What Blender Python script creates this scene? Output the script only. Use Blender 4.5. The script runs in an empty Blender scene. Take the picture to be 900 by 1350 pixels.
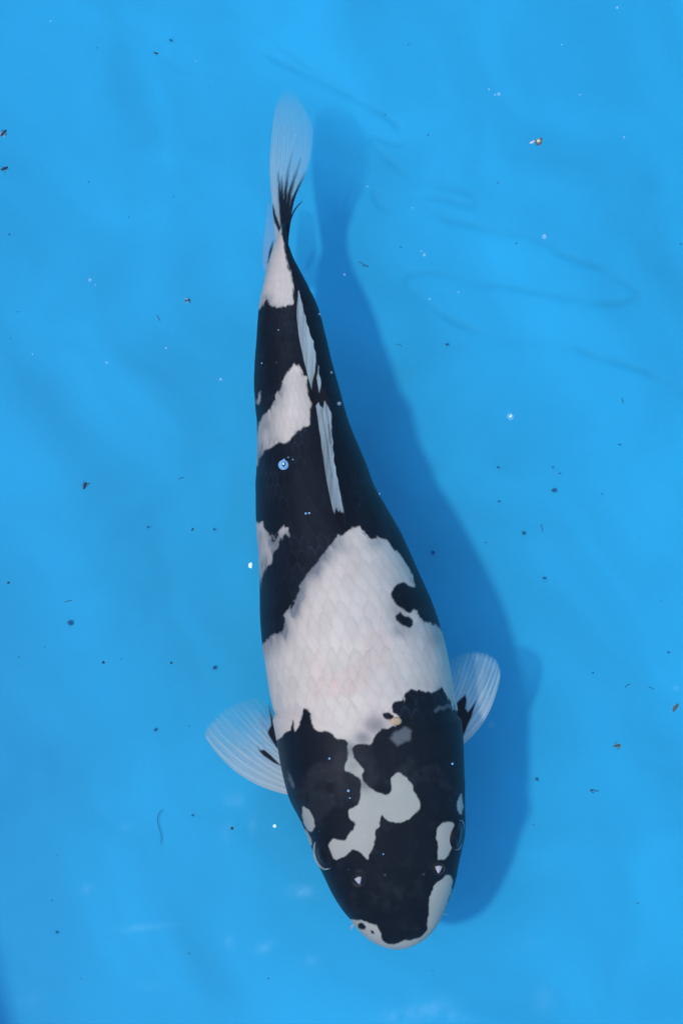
import bpy, math, mathutils
import numpy as np

# ------------------------------------------------------------------ camera, sky, sun, exposure
S = bpy.context.scene
MM = 0.000575                       # metres per photo pixel at the fish
TILT = math.radians(6.0)
DIST = 2.0
ZF = 0.115
ZG = -0.012                         # height of the pool floor
KPX = MM / DIST
CAM = np.array([0.0, -DIST * math.sin(TILT), ZF + DIST * math.cos(TILT)])
FWD = np.array([0.0, math.sin(TILT), -math.cos(TILT)])
UPV = np.array([0.0, math.cos(TILT), math.sin(TILT)])
cd = bpy.data.cameras.new('camera')
cam = bpy.data.objects.new('camera', cd)
S.collection.objects.link(cam)
cam.location = CAM
cam.rotation_euler = (TILT, 0, 0)
cd.sensor_fit = 'VERTICAL'
cd.angle = 2 * math.atan(675 * KPX)
cd.clip_start = 0.05
cd.clip_end = 100
S.camera = cam

SUNV = np.array([0.415, 0.12, -1.0])          # the way the sunlight travels
SUN_ZEN = math.atan(math.hypot(SUNV[0], SUNV[1]))
world = bpy.data.worlds.new('World')
S.world = world
world.use_nodes = True
wn = world.node_tree
sky = wn.nodes.new('ShaderNodeTexSky')
sky.sky_type = 'NISHITA'
sky.sun_disc = False
sky.sun_elevation = math.pi / 2 - SUN_ZEN
sky.sun_rotation = math.atan2(-SUNV[0], -SUNV[1])
wn.links.new(sky.outputs[0], wn.nodes['Background'].inputs[0])
wn.nodes['Background'].inputs[1].default_value = 0.15
sky.dust_density = 0.4
sl = bpy.data.lights.new('sun', 'SUN')
sl.energy = 0.5
sl.angle = math.radians(3.0)
sl.color = (1.0, 0.96, 0.9)
sun = bpy.data.objects.new('sun', sl)
S.collection.objects.link(sun)
sun.rotation_euler = mathutils.Vector(SUNV).to_track_quat('-Z', 'Y').to_euler()
sun.location = (-1, 0, 3)
vs = S.view_settings
vs.view_transform = 'Standard'
vs.look = 'None'
vs.exposure = 1.26
vs.gamma = 1.0
vs.use_curve_mapping = False

RNG = np.random.default_rng(7)


# ------------------------------------------------------------------ photo pixel <-> place
def P(px, py, z):
    """point at height z that photo pixel (px, py) looks at"""
    px, py, z = np.broadcast_arrays(np.asarray(px, float), np.asarray(py, float), np.asarray(z, float))
    d = FWD + np.stack([(px - 450) * KPX, 0 * px, 0 * px], -1) + ((675 - py) * KPX)[..., None] * UPV
    t = (z - CAM[2]) / d[..., 2]
    return CAM + d * t[..., None]


def Q(v):
    """photo pixel of a point"""
    r = v - CAM
    dep = r @ FWD
    return 450 + r[..., 0] / dep / KPX, 675 - (r @ UPV) / dep / KPX


# ------------------------------------------------------------------ numeric helpers
def hash2(i, j, s=0):
    n = (i.astype(np.int64) * 374761393 + j.astype(np.int64) * 668265263 + s * 1442695041) & 0x7fffffff
    n = ((n ^ (n >> 13)) * 1274126177) & 0x7fffffff
    return ((n ^ (n >> 16)) & 0xffff) / 65535.0


def vnoise(x, y, s=0):
    xi, yi = np.floor(x), np.floor(y)
    fx, fy = x - xi, y - yi
    fx = fx * fx * fx * (fx * (fx * 6 - 15) + 10)
    fy = fy * fy * fy * (fy * (fy * 6 - 15) + 10)
    a, b = hash2(xi, yi, s), hash2(xi + 1, yi, s)
    c, d = hash2(xi, yi + 1, s), hash2(xi + 1, yi + 1, s)
    return (a * (1 - fx) + b * fx) * (1 - fy) + (c * (1 - fx) + d * fx) * fy * 1.0


def fbm(x, y, s=0, o=4):
    r, a, t = 0, 0.5, 0
    for k in range(o):
        r = r + a * vnoise(x * 2 ** k + 17 * k, y * 2 ** k - 9 * k, s + k)
        t += a
        a *= 0.5
    return r / t


def pchip(x, xp, yp):
    xp, yp = np.asarray(xp, float), np.asarray(yp, float)
    h = np.diff(xp)
    dl = np.diff(yp) / h
    m = np.zeros_like(xp)
    m[0], m[-1] = dl[0], dl[-1]
    for k in range(1, len(xp) - 1):
        if dl[k - 1] * dl[k] > 0:
            w1, w2 = 2 * h[k] + h[k - 1], h[k] + 2 * h[k - 1]
            m[k] = (w1 + w2) / (w1 / dl[k - 1] + w2 / dl[k])
    k = np.clip(np.searchsorted(xp, x) - 1, 0, len(xp) - 2)
    t = np.clip((x - xp[k]) / h[k], 0, 1)
    return ((1 + 2 * t) * (1 - t) ** 2 * yp[k] + t * (1 - t) ** 2 * h[k] * m[k]
            + t * t * (3 - 2 * t) * yp[k + 1] + t * t * (t - 1) * h[k] * m[k + 1])


def sstep(a, b, x):
    t = np.clip((x - a) / (b - a), 0, 1)
    return t * t * (3 - 2 * t)


def seg_dist(x, y, pts, w=None):
    """distance to a polyline; with w = widths at the points, distance minus local half width"""
    best = np.full(x.shape, 1e9)
    for k in range(len(pts) - 1):
        (ax, ay), (bx, by) = pts[k], pts[k + 1]
        dx, dy = bx - ax, by - ay
        t = np.clip(((x - ax) * dx + (y - ay) * dy) / (dx * dx + dy * dy + 1e-9), 0, 1)
        d = np.hypot(x - ax - t * dx, y - ay - t * dy)
        if w is not None:
            d = d - (w[k] + (w[k + 1] - w[k]) * t)
        best = np.minimum(best, d)
    return best


def poly_sd(x, y, poly, pad=30, rounded=0):
    """signed distance to a polygon, negative inside; far points get a constant"""
    p = np.array(poly, float)
    if rounded:
        q = np.array(smooth_line(np.vstack([p[-1:], p, p[:1]]), rounded))
        p = q[rounded:-1]
    out = np.full(x.shape, 99.0)
    m = (x > p[:, 0].min() - pad) & (x < p[:, 0].max() + pad) & (y > p[:, 1].min() - pad) & (y < p[:, 1].max() + pad)
    if not m.any():
        return out
    X, Y = x[m], y[m]
    d = np.full(X.shape, 1e9)
    ins = np.zeros(X.shape, bool)
    n = len(p)
    for k in range(n):
        ax, ay = p[k]
        bx, by = p[(k + 1) % n]
        dx, dy = bx - ax, by - ay
        t = np.clip(((X - ax) * dx + (Y - ay) * dy) / (dx * dx + dy * dy + 1e-9), 0, 1)
        d = np.minimum(d, np.hypot(X - ax - t * dx, Y - ay - t * dy))
        c = ((ay > Y) != (by > Y)) & (X < dx * (Y - ay) / (dy if abs(dy) > 1e-9 else 1e-9) + ax)
        ins ^= c
    out[m] = np.where(ins, -d, d)
    return out


# ------------------------------------------------------------------ blender helpers
def link(o):
    S.collection.objects.link(o)
    return o


def mesh_obj(name, verts, quads, mat, parent=None, origin=None, cols=None, alpha=None, tris=None, smooth=True):
    verts = np.asarray(verts, np.float64).reshape(-1, 3)
    if origin is not None:
        verts = verts - np.asarray(origin)
    me = bpy.data.meshes.new(name)
    if tris is None and quads is not None and len(verts) > 5000:
        q = np.asarray(quads, np.int32)
        me.vertices.add(len(verts))
        me.vertices.foreach_set('co', verts.astype(np.float32).ravel())
        me.loops.add(q.size)
        me.loops.foreach_set('vertex_index', q.ravel())
        me.polygons.add(len(q))
        me.polygons.foreach_set('loop_start', np.arange(0, q.size, 4, dtype=np.int32))
        me.update(calc_edges=True)
    else:
        f = []
        if quads is not None:
            f += [tuple(int(i) for i in a) for a in quads]
        if tris is not None:
            f += [tuple(int(i) for i in a) for a in tris]
        me.from_pydata(verts.tolist(), [], f)
        me.update()
    if smooth:
        me.shade_smooth()
    if cols is not None:
        c = np.ones((len(verts), 4), np.float32)
        c[:, :3] = np.asarray(cols).reshape(-1, 3)
        if alpha is not None:
            c[:, 3] = np.asarray(alpha).ravel()
        a = me.attributes.new('pigment', 'FLOAT_COLOR', 'POINT')
        a.data.foreach_set('color', c.ravel())
    me.materials.append(mat)
    o = link(bpy.data.objects.new(name, me))
    if parent is not None:
        o.parent = parent
    elif origin is not None:
        o.location = origin
    return o


def tag(o, label, cat, group=None):
    o['label'] = label
    o['category'] = cat
    if group:
        o['group'] = group
    return o


def grid_quads(n, m, wrap=False):
    i = np.arange(n * m).reshape(n, m)
    j = np.roll(i, -1, 1) if wrap else None
    if wrap:
        return np.stack([i[:-1], j[:-1], j[1:], i[1:]], -1).reshape(-1, 4)
    return np.stack([i[:-1, :-1], i[:-1, 1:], i[1:, 1:], i[1:, :-1]], -1).reshape(-1, 4)


def new_mat(name):
    m = bpy.data.materials.new(name)
    m.use_nodes = True
    n = m.node_tree
    return m, n, n.nodes['Principled BSDF']


def plain(name, col, rough=0.6, spec=0.3, var=0.25, scale=900.0):
    m, n, b = new_mat(name)
    tc = n.nodes.new('ShaderNodeTexCoord')
    no = n.nodes.new('ShaderNodeTexNoise')
    no.inputs['Scale'].default_value = scale
    n.links.new(tc.outputs['Object'], no.inputs['Vector'])
    mx = n.nodes.new('ShaderNodeMix')
    mx.data_type = 'RGBA'
    mx.inputs['A'].default_value = (*[c * (1 - var) for c in col], 1)
    mx.inputs['B'].default_value = (*[min(1, c * (1 + var)) for c in col], 1)
    n.links.new(no.outputs[0], mx.inputs['Factor'])
    n.links.new(mx.outputs['Result'], b.inputs['Base Color'])
    b.inputs['Roughness'].default_value = rough
    b.inputs['Specular IOR Level'].default_value = spec
    return m


# ------------------------------------------------------------------ materials
def skin_material():
    m, n, b = new_mat('koi_skin')
    at = n.nodes.new('ShaderNodeAttribute')
    at.attribute_name = 'pigment'
    tc = n.nodes.new('ShaderNodeTexCoord')
    no = n.nodes.new('ShaderNodeTexNoise')
    no.inputs['Scale'].default_value = 420
    no.inputs['Detail'].default_value = 4
    n.links.new(tc.outputs['Object'], no.inputs['Vector'])
    mr = n.nodes.new('ShaderNodeMapRange')
    mr.inputs['To Min'].default_value = 0.95
    mr.inputs['To Max'].default_value = 1.05
    n.links.new(no.outputs[0], mr.inputs['Value'])
    mu = n.nodes.new('ShaderNodeVectorMath')
    mu.operation = 'SCALE'
    n.links.new(at.outputs['Color'], mu.inputs[0])
    n.links.new(mr.outputs[0], mu.inputs['Scale'])
    n.links.new(mu.outputs[0], b.inputs['Base Color'])
    bp = n.nodes.new('ShaderNodeBump')
    bp.inputs['Strength'].default_value = 0.015
    bp.inputs['Distance'].default_value = 0.001
    n.links.new(no.outputs[0], bp.inputs['Height'])
    n.links.new(bp.outputs[0], b.inputs['Normal'])
    b.inputs['Roughness'].default_value = 0.5
    b.inputs['Specular IOR Level'].default_value = 0.16
    return m


def fin_material():
    m, n, b = new_mat('koi_fin')
    at = n.nodes.new('ShaderNodeAttribute')
    at.attribute_name = 'pigment'
    n.links.new(at.outputs['Color'], b.inputs['Base Color'])
    b.inputs['Roughness'].default_value = 0.5
    b.inputs['Specular IOR Level'].default_value = 0.1
    tl = n.nodes.new('ShaderNodeBsdfTranslucent')
    n.links.new(at.outputs['Color'], tl.inputs['Color'])
    m1 = n.nodes.new('ShaderNodeMixShader')
    m1.inputs[0].default_value = 0.3
    n.links.new(b.outputs[0], m1.inputs[1])
    n.links.new(tl.outputs[0], m1.inputs[2])
    tr = n.nodes.new('ShaderNodeBsdfTransparent')
    m2 = n.nodes.new('ShaderNodeMixShader')
    n.links.new(at.outputs['Alpha'], m2.inputs[0])
    n.links.new(tr.outputs[0], m2.inputs[1])
    n.links.new(m1.outputs[0], m2.inputs[2])
    n.links.new(m2.outputs[0], n.nodes['Material Output'].inputs[0])
    return m


def water_material(name='water_surface', body=0.0, col=(0.8, 0.9, 1.0), ior=1.22):
    """clear film: lets light through, mirrors the sky by Fresnel; body adds a little milkiness"""
    m = bpy.data.materials.new(name)
    m.use_nodes = True
    n = m.node_tree
    n.nodes.clear()
    out = n.nodes.new('ShaderNodeOutputMaterial')
    tr = n.nodes.new('ShaderNodeBsdfTransparent')
    gl = n.nodes.new('ShaderNodeBsdfGlossy')
    gl.inputs['Roughness'].default_value = 0.02
    fr = n.nodes.new('ShaderNodeFresnel')
    fr.inputs['IOR'].default_value = ior
    mx = n.nodes.new('ShaderNodeMixShader')
    n.links.new(fr.outputs[0], mx.inputs[0])
    last = tr
    if body > 0:
        df = n.nodes.new('ShaderNodeBsdfDiffuse')
        df.inputs['Color'].default_value = (*col, 1)
        m0 = n.nodes.new('ShaderNodeMixShader')
        m0.inputs[0].default_value = body
        n.links.new(tr.outputs[0], m0.inputs[1])
        n.links.new(df.outputs[0], m0.inputs[2])
        last = m0
    n.links.new(last.outputs[0], mx.inputs[1])
    n.links.new(gl.outputs[0], mx.inputs[2])
    n.links.new(mx.outputs[0], out.inputs[0])
    return m


def liner_material():
    m, n, b = new_mat('blue_vinyl')
    at = n.nodes.new('ShaderNodeAttribute')
    at.attribute_name = 'pigment'
    tc = n.nodes.new('ShaderNodeTexCoord')
    no = n.nodes.new('ShaderNodeTexNoise')
    no.inputs['Scale'].default_value = 260
    no.inputs['Detail'].default_value = 5
    n.links.new(tc.outputs['Object'], no.inputs['Vector'])
    mr = n.nodes.new('ShaderNodeMapRange')
    mr.inputs['To Min'].default_value = 0.965
    mr.inputs['To Max'].default_value = 1.035
    n.links.new(no.outputs[0], mr.inputs['Value'])
    mu = n.nodes.new('ShaderNodeVectorMath')
    mu.operation = 'SCALE'
    n.links.new(at.outputs['Color'], mu.inputs[0])
    n.links.new(mr.outputs[0], mu.inputs['Scale'])
    n.links.new(mu.outputs[0], b.inputs['Base Color'])
    b.inputs['Roughness'].default_value = 0.55
    b.inputs['Specular IOR Level'].default_value = 0.12
    return m


M_SKIN, M_FIN, M_WATER, M_LINER = skin_material(), fin_material(), water_material(), liner_material()

# ------------------------------------------------------------------ the tank: floor, wall, water
LINER = np.array([0.021, 0.395, 0.615])


def build_floor():
    xs = np.concatenate([np.linspace(-1.6, P(-60, 1380, ZG)[0] - 0.02, 24), np.linspace(P(-60, 0, ZG)[0], P(960, 0, ZG)[0], 430),
                         np.linspace(P(960, 0, ZG)[0] + 0.02, 5.6, 40)])
    ys = np.concatenate([np.linspace(-3.4, P(0, 1385, ZG)[1] - 0.02, 30), np.linspace(P(0, 1380, ZG)[1], P(0, -40, ZG)[1], 640),
                         np.linspace(P(0, -45, ZG)[1] + 0.01, 4.0, 30)])
    X, Y = np.meshgrid(xs, ys, indexing='ij')
    px, py = Q(np.stack([X, Y, 0 * X + ZG], -1))
    # lie of the sheet: slow waves in the vinyl
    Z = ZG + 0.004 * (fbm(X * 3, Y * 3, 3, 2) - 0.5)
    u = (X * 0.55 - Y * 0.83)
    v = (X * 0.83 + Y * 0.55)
    caustic_streak = fbm(v * 16 + 0.6 * fbm(u * 9, v * 9, 60, 2), u * 5.0, 21, 2)  # diagonal caustic streaks, used only to tint the liner
    # dark ripple-shadow lines: grooved into the sheet and darkened in its colour
    wob = 5 * (fbm(px / 45, py / 45, 31, 2) - 0.5)
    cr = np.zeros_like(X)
    for pts, w, dep in RIPPLE_LINES:
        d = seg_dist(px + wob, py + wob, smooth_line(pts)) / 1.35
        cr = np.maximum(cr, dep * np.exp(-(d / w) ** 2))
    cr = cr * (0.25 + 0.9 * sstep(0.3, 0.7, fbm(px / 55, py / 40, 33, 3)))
    Z = Z - 0.0007 * cr
    # pale sky glints off the ripples, painted into the vinyl colour
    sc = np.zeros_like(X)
    for (cx, cy, rx, ry, ang, s) in RIPPLE_GLINTS:
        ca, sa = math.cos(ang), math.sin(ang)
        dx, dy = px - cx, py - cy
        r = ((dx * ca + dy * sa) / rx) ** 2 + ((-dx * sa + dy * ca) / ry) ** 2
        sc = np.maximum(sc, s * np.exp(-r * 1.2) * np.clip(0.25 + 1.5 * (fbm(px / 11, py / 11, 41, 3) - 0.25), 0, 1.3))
    ripple_light = fbm(v * 20 + 2.4 * fbm(u * 9, v * 9, 62, 2), u * 11.0 + 4 + 1.5 * fbm(v * 8, u * 8, 63, 2), 27, 3)
    tone = 1 + 0.15 * (caustic_streak - 0.5) + 0.24 * (ripple_light - 0.5) + 0.10 * (fbm(px / 230, py / 230, 51, 3) - 0.5) - 0.13 * cr  # ripple light and dark ripple lines go into the liner colour
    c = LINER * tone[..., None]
    # blend the painted glints over the liner colour
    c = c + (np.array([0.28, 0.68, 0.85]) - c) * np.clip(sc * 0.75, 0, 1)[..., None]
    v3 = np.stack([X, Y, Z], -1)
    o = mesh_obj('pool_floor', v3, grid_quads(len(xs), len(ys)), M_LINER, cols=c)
    me = o.data
    me.flip_normals() if me.polygons[0].normal.z < 0 else None
    o['kind'] = 'structure'


def smooth_line(pts, n=8):
    p = np.array(pts, float)
    q = np.vstack([2 * p[0] - p[1], p, 2 * p[-1] - p[-2]])
    out = []
    for k in range(1, len(q) - 2):
        for t in np.linspace(0, 1, n, endpoint=False):
            a, b, c, d = q[k - 1], q[k], q[k + 1], q[k + 2]
            out.append(0.5 * (2 * b + (c - a) * t + (2 * a - 5 * b + 4 * c - d) * t * t + (3 * b - a - 3 * c + d) * t ** 3))
    out.append(p[-1])
    return out


RIPPLE_LINES = [  # squiggles of light bent by the water, drawn as dark grooves
    ([(330, 60), (400, 97), (448, 120), (505, 150), (530, 178), (528, 190), (489, 183), (505, 205), (545, 241)], 3.5, 0.8),
    ([(545, 241), (600, 250), (628, 262), (622, 272), (580, 262), (545, 262), (520, 279), (500, 272), (492, 255)], 4, 0.6),
    ([(545, 262), (580, 285), (640, 302), (700, 314), (722, 322), (745, 338), (800, 357), (830, 378), (838, 392), (800, 399),
      (740, 392), (680, 380), (620, 372), (570, 360), (540, 362), (535, 378), (560, 400), (600, 425), (660, 447), (700, 455), (745, 458),
      (790, 472), (850, 490), (905, 522)], 4.2, 0.8),
    ([(700, 452), (740, 458), (760, 462)], 6, 0.5),
    ([(215, 78), (250, 95), (300, 106)], 3.5, 0.5),
    ([(305, 20), (370, 60), (440, 118)], 3.5, 0.4),
]
RIPPLE_GLINTS = [(400, 1175, 18, 9, 0.0, 0.35), (345, 1250, 16, 7, -0.5, 0.35), (303, 1243, 8, 9, 0, 0.25), (195, 1222, 34, 5, -0.1, 0.3),  # reflections on the ripples, laid into the floor tint
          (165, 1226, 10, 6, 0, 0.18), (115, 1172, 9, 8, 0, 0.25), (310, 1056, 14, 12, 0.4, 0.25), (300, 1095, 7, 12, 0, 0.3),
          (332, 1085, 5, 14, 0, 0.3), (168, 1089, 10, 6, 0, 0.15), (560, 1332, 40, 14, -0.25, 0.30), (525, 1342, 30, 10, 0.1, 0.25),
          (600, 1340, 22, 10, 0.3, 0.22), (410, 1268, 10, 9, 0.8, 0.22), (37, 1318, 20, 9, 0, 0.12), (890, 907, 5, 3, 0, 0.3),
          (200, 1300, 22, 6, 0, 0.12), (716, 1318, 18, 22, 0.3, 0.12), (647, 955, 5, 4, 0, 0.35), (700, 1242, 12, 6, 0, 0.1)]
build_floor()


def build_wall():
    """round vinyl tank wall; only its shadow reaches the lower left corner of the picture"""
    R, H, T = 2.6, 0.33, 0.035
    a, b = P(4, 1272, ZG), P(24, 1350, ZG)
    mid, dv = (a + b) / 2, b - a
    h = math.sqrt(R * R - (dv @ dv) / 4)
    nrm = np.array([dv[1], -dv[0], 0]) / np.linalg.norm(dv)
    if nrm[0] < 0:
        nrm = -nrm
    c = mid + nrm * h - (H - ZG) * np.array([SUNV[0], SUNV[1], 0])
    prof = [(R, ZG - 0.01), (R, H - 0.01), (R + 0.004, H), (R + T - 0.004, H), (R + T, H - 0.01), (R + T, ZG - 0.01)]
    n = 320
    th = np.linspace(0, 2 * math.pi, n, endpoint=False)
    v = np.array([[(c[0] + r * math.cos(t), c[1] + r * math.sin(t), z) for t in th] for r, z in prof])
    wob = 0.004 * (fbm(np.cos(th) * 6 + 9, np.sin(th) * 6 + 9, 5, 2) - 0.5)
    v[..., 0] += wob * np.cos(th)
    v[..., 1] += wob * np.sin(th)
    o = mesh_obj('pool_wall', v, grid_quads(len(prof), n, True), M_LINER, cols=np.tile(LINER, (len(prof) * n, 1)))
    o['kind'] = 'structure'
    return c, R


WC, WR = build_wall()
ZW = 0.262


def water_z(x, y):
    return ZW + 0.0009 * (fbm(x * 5 + 2, y * 5 + 3 + x * 2, 71, 3) - 0.5) + 0.00012 * np.sin(x * 50 + y * 31 + 4 * fbm(x * 5, y * 5, 72, 2))


def build_water():
    nr, nt = 240, 360
    r = np.linspace(0.001, WR + 0.005, nr)
    th = np.linspace(0, 2 * math.pi, nt, endpoint=False)
    Rr, T = np.meshgrid(r, th, indexing='ij')
    X, Y = WC[0] + Rr * np.cos(T), WC[1] + Rr * np.sin(T)
    v = np.stack([X, Y, water_z(X, Y)], -1)
    q = grid_quads(nr, nt, True)[:, ::-1]
    o = mesh_obj('water', v, q, M_WATER)
    me = o.data
    if me.polygons[500].normal.z < 0:
        me.flip_normals()
    o['kind'] = 'structure'


build_water()

# ------------------------------------------------------------------ the koi
OUT = [  # y, left, right outline of the body in the photograph
    (300, 369, 377), (318, 362, 379), (340, 355, 386), (360, 350, 396), (380, 346, 407), (400, 342, 417), (418, 340, 423), (447, 338, 430),
    (476, 336, 437), (504, 335, 444.5), (533, 336.5, 452.5), (562, 339, 461), (591, 339.5, 473), (620, 338, 485), (640, 336.5, 492),
    (667, 336.7, 507), (700, 338, 526.5), (733, 340.5, 542), (767, 342, 557), (800, 342.3, 571), (836, 344.5, 582.5), (871, 349, 590.5),
    (907, 354, 597), (942, 361, 603), (978, 367.5, 607.5), (1013, 373, 610), (1036, 377.5, 611.5), (1055, 383, 612), (1071, 390, 612),
    (1089, 399, 611), (1107, 407.5, 609), (1124, 415, 606.6), (1142, 422.5, 604), (1160, 430, 601), (1178, 438, 595.5), (1196, 448, 589),
    (1213, 461, 581.5), (1228, 474.5, 571.5), (1240, 489, 558.5), (1247, 502, 546), (1250.5, 511.5, 536.5), (1252, 519, 529), (1252.4, 523, 525)]
ZT = [(300, 180), (330, 185), (360, 190), (400, 198), (460, 211), (530, 228), (600, 248), (667, 267), (733, 284), (800, 303), (870, 316),
      (942, 319), (1013, 304), (1071, 288), (1107, 276), (1142, 262), (1178, 244), (1213, 222), (1228, 211), (1240, 199), (1248, 188), (1252.4, 175)]
ZB = [(300, 116), (330, 118), (360, 118), (400, 114), (460, 104), (530, 92), (600, 82), (667, 72), (733, 66), (800, 66), (870, 70), (942, 78),
      (1013, 86), (1071, 94), (1107, 100), (1142, 108), (1178, 118), (1213, 131), (1228, 140), (1240, 150), (1248, 160), (1252.4, 171)]
ROLL = [(300, 8), (340, 14), (400, 20), (500, 17), (600, 12), (700, 9), (900, 8), (1252.4, 8)]

WHITE = [
    # big white saddle
    [(471.7, 694), (481.7, 700), (487, 708), (500, 709), (513, 713), (523, 727), (532, 738), (540, 751), (545, 764), (549, 778), (551, 800), (558, 818), (573, 823),
     (583, 831), (600, 850), (615, 905), (612, 932), (600, 937), (597, 931), (591, 921), (584, 908.5), (579, 911), (573.6, 913), (564.7, 913.8), (557.6, 911), (548, 912), (540, 910),
     (532.7, 917), (532, 924.4), (520, 926), (518.5, 937), (526, 946), (524, 955), (513, 958), (500.7, 963.6), (492, 974), (486.4, 982), (472, 981), (465, 987), (467, 999), (475.8, 1010),
     (478.6, 1016), (476, 1024), (467, 1021), (458.7, 1018), (455, 1010), (458.7, 999), (458, 981), (452.7, 974), (443.8, 974), (436.7, 967), (429.6, 962.8), (420.7, 965),
     (413.6, 960), (410, 948), (406.4, 940.4), (403, 937), (399, 942), (392, 960), (388.7, 963.6), (387, 955), (385, 949), (383, 962), (374, 967), (369, 974), (355, 974), (335, 930), (335, 850),
     (345, 850), (351.7, 845), (360, 836.7), (366.7, 836.7), (371.7, 830), (375, 810), (381.7, 800), (390, 786.7), (396.7, 766.7), (406.7, 753), (420, 736.7), (435, 718),
     (443, 708), (456.7, 700), (463, 697)],
    # bent white mark on the head
    [(465, 1000), (474, 1007), (478.6, 1016), (477.5, 1026.7), (483, 1034), (492, 1042), (504, 1047), (513, 1045.5), (516.7, 1037), (515, 1026.7), (520, 1020.6), (529, 1020),
     (540, 1030), (546, 1042.7), (552, 1055), (552, 1065.8), (543, 1076.4), (531, 1083.6), (520, 1085), (511, 1081.8), (504, 1075.4), (500.7, 1080), (500, 1089), (494, 1094),
     (494, 1103), (491.8, 1113.8), (488, 1124), (484.7, 1133), (479, 1128), (472, 1121), (463, 1120), (458, 1126), (449, 1131), (442, 1134), (433, 1118), (436.7, 1108),
     (445.6, 1107), (454.4, 1107), (458, 1101), (465, 1094), (467, 1085), (460, 1076), (461, 1067.6), (470.4, 1062), (474, 1053), (475.8, 1042.7), (475, 1028.4), (467, 1021),
     (458.7, 1018), (455, 1012), (460, 1002)],
    [(400, 1064), (406, 1067.6), (412.5, 1078), (415, 1089), (411, 1096.7), (404.7, 1094), (399, 1081.8), (397.6, 1071)],
    [(402, 1093), (409, 1105), (412, 1114), (405, 1110), (399, 1096)],
    [(584, 1084), (596.7, 1083.6), (600, 1094), (599, 1110), (595, 1119), (588, 1131.6), (582, 1134), (577, 1131.6), (576, 1121), (577, 1113.8), (574.6, 1101), (577, 1090.7)],
    [(604.5, 1050), (608, 1048), (610, 1058.7), (609, 1073), (603.8, 1069), (602, 1058.7)],
    # mouth rim
    [(575, 1163.6), (583, 1158), (591, 1153.6), (595.6, 1160), (594, 1176), (589, 1192), (586, 1206), (580, 1226), (566, 1242), (547, 1256), (522, 1262), (498, 1254), (475, 1238), (452, 1214),
     (461.6, 1212), (468.7, 1212.6), (483, 1215), (495, 1220), (500.7, 1229), (504, 1240), (515, 1245), (524, 1244.6), (534.5, 1239), (543, 1239), (554, 1236), (562, 1229), (563, 1220),
     (564.7, 1206), (565, 1194), (567.5, 1181), (571, 1170.7)],
    # left flank
    [(330, 688), (338, 688), (346.7, 687), (349, 700), (359, 706.7), (360, 714), (367, 700), (373, 694), (381.7, 694), (383, 706), (380.7, 710), (375, 706.7), (370, 716.7),
     (363, 730), (355, 743), (350, 750), (345, 766.7), (344, 775), (338, 765), (330, 745)],
    # slanting rear patch
    [(386.6, 481), (389.4, 480), (395, 484), (399, 494), (404, 496), (405, 510), (409.7, 530.4), (410, 545), (407.6, 559), (399.6, 564.5), (388, 573.8), (378, 584), (369, 584),
     (360.6, 588), (350.4, 594), (343, 602.7), (339.8, 614), (330, 612), (332, 585), (339, 568), (344.7, 550.7), (353, 542), (362, 524.7), (372, 504), (379, 490)],
    [(342.4, 516), (344, 522), (341, 533), (337, 530)],
    # tail root
    [(336, 410), (343, 407.7), (348, 400), (353, 395), (356, 403), (365, 405.6), (378, 403), (385.7, 400), (386.6, 377), (383.7, 360), (380, 351), (375.6, 326.7), (372, 311),
     (370, 295), (350, 295), (345, 340), (338, 380)],
]
BLOTS = [[(520.7, 813), (526.7, 806.7), (533, 811), (543, 817), (541.7, 826.7), (530, 824), (521.7, 818)],
         [(523, 770), (517, 779), (517, 788), (523, 797), (532, 803), (540, 808), (545, 803), (552, 805), (560, 790), (556, 775), (543, 774), (532, 768)],
         [(505, 941), (511, 939), (518, 943), (517, 948), (510, 949), (505, 946)],
         [(472.5, 1218), (477, 1217), (481, 1221), (480, 1225), (475, 1225), (472, 1222)], [(488, 1226), (492, 1226), (493, 1230), (489, 1230)]]
GREY = [  # soft half-covered black under pale skin: x, y, radius x, radius y, strength
    (526, 806, 14, 22, 0.35), (528, 830, 12, 10, 0.4), (494, 957, 14, 12, 0.62), (478, 973, 12, 10, 0.6), (462, 988, 9, 12, 0.6), (465, 1008, 9, 9, 0.25), (481, 1034, 10, 9, 0.5), (494, 716, 12, 9, 0.3),
    (450, 724, 14, 9, 0.22), (400, 770, 8, 22, 0.35), (416, 750, 9, 18, 0.35), (388, 800, 9, 18, 0.35), (378, 830, 9, 18, 0.3), (362, 850, 10, 14, 0.35), (352, 858, 8, 12, 0.3), (432, 732, 10, 12, 0.35),
    (366, 700, 26, 40, 0.22), (578, 915, 4, 8, 0.3), (575, 842, 10, 10, 0.25), (345, 600, 7, 20, 0.35), (357, 560, 8, 20, 0.3), (370, 520, 8, 24, 0.3)]

NY, NT_ = 820, 470


def station(yy):
    """centre line, half width, heights and roll of the body at photo row yy (metres)"""
    o = np.array(OUT)
    L, R = pchip(yy, o[:, 0], o[:, 1]), pchip(yy, o[:, 0], o[:, 2])
    zt = pchip(yy, *np.array(ZT).T) * MM
    zb = pchip(yy, *np.array(ZB).T) * MM
    return L, R, zt, zb


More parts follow.
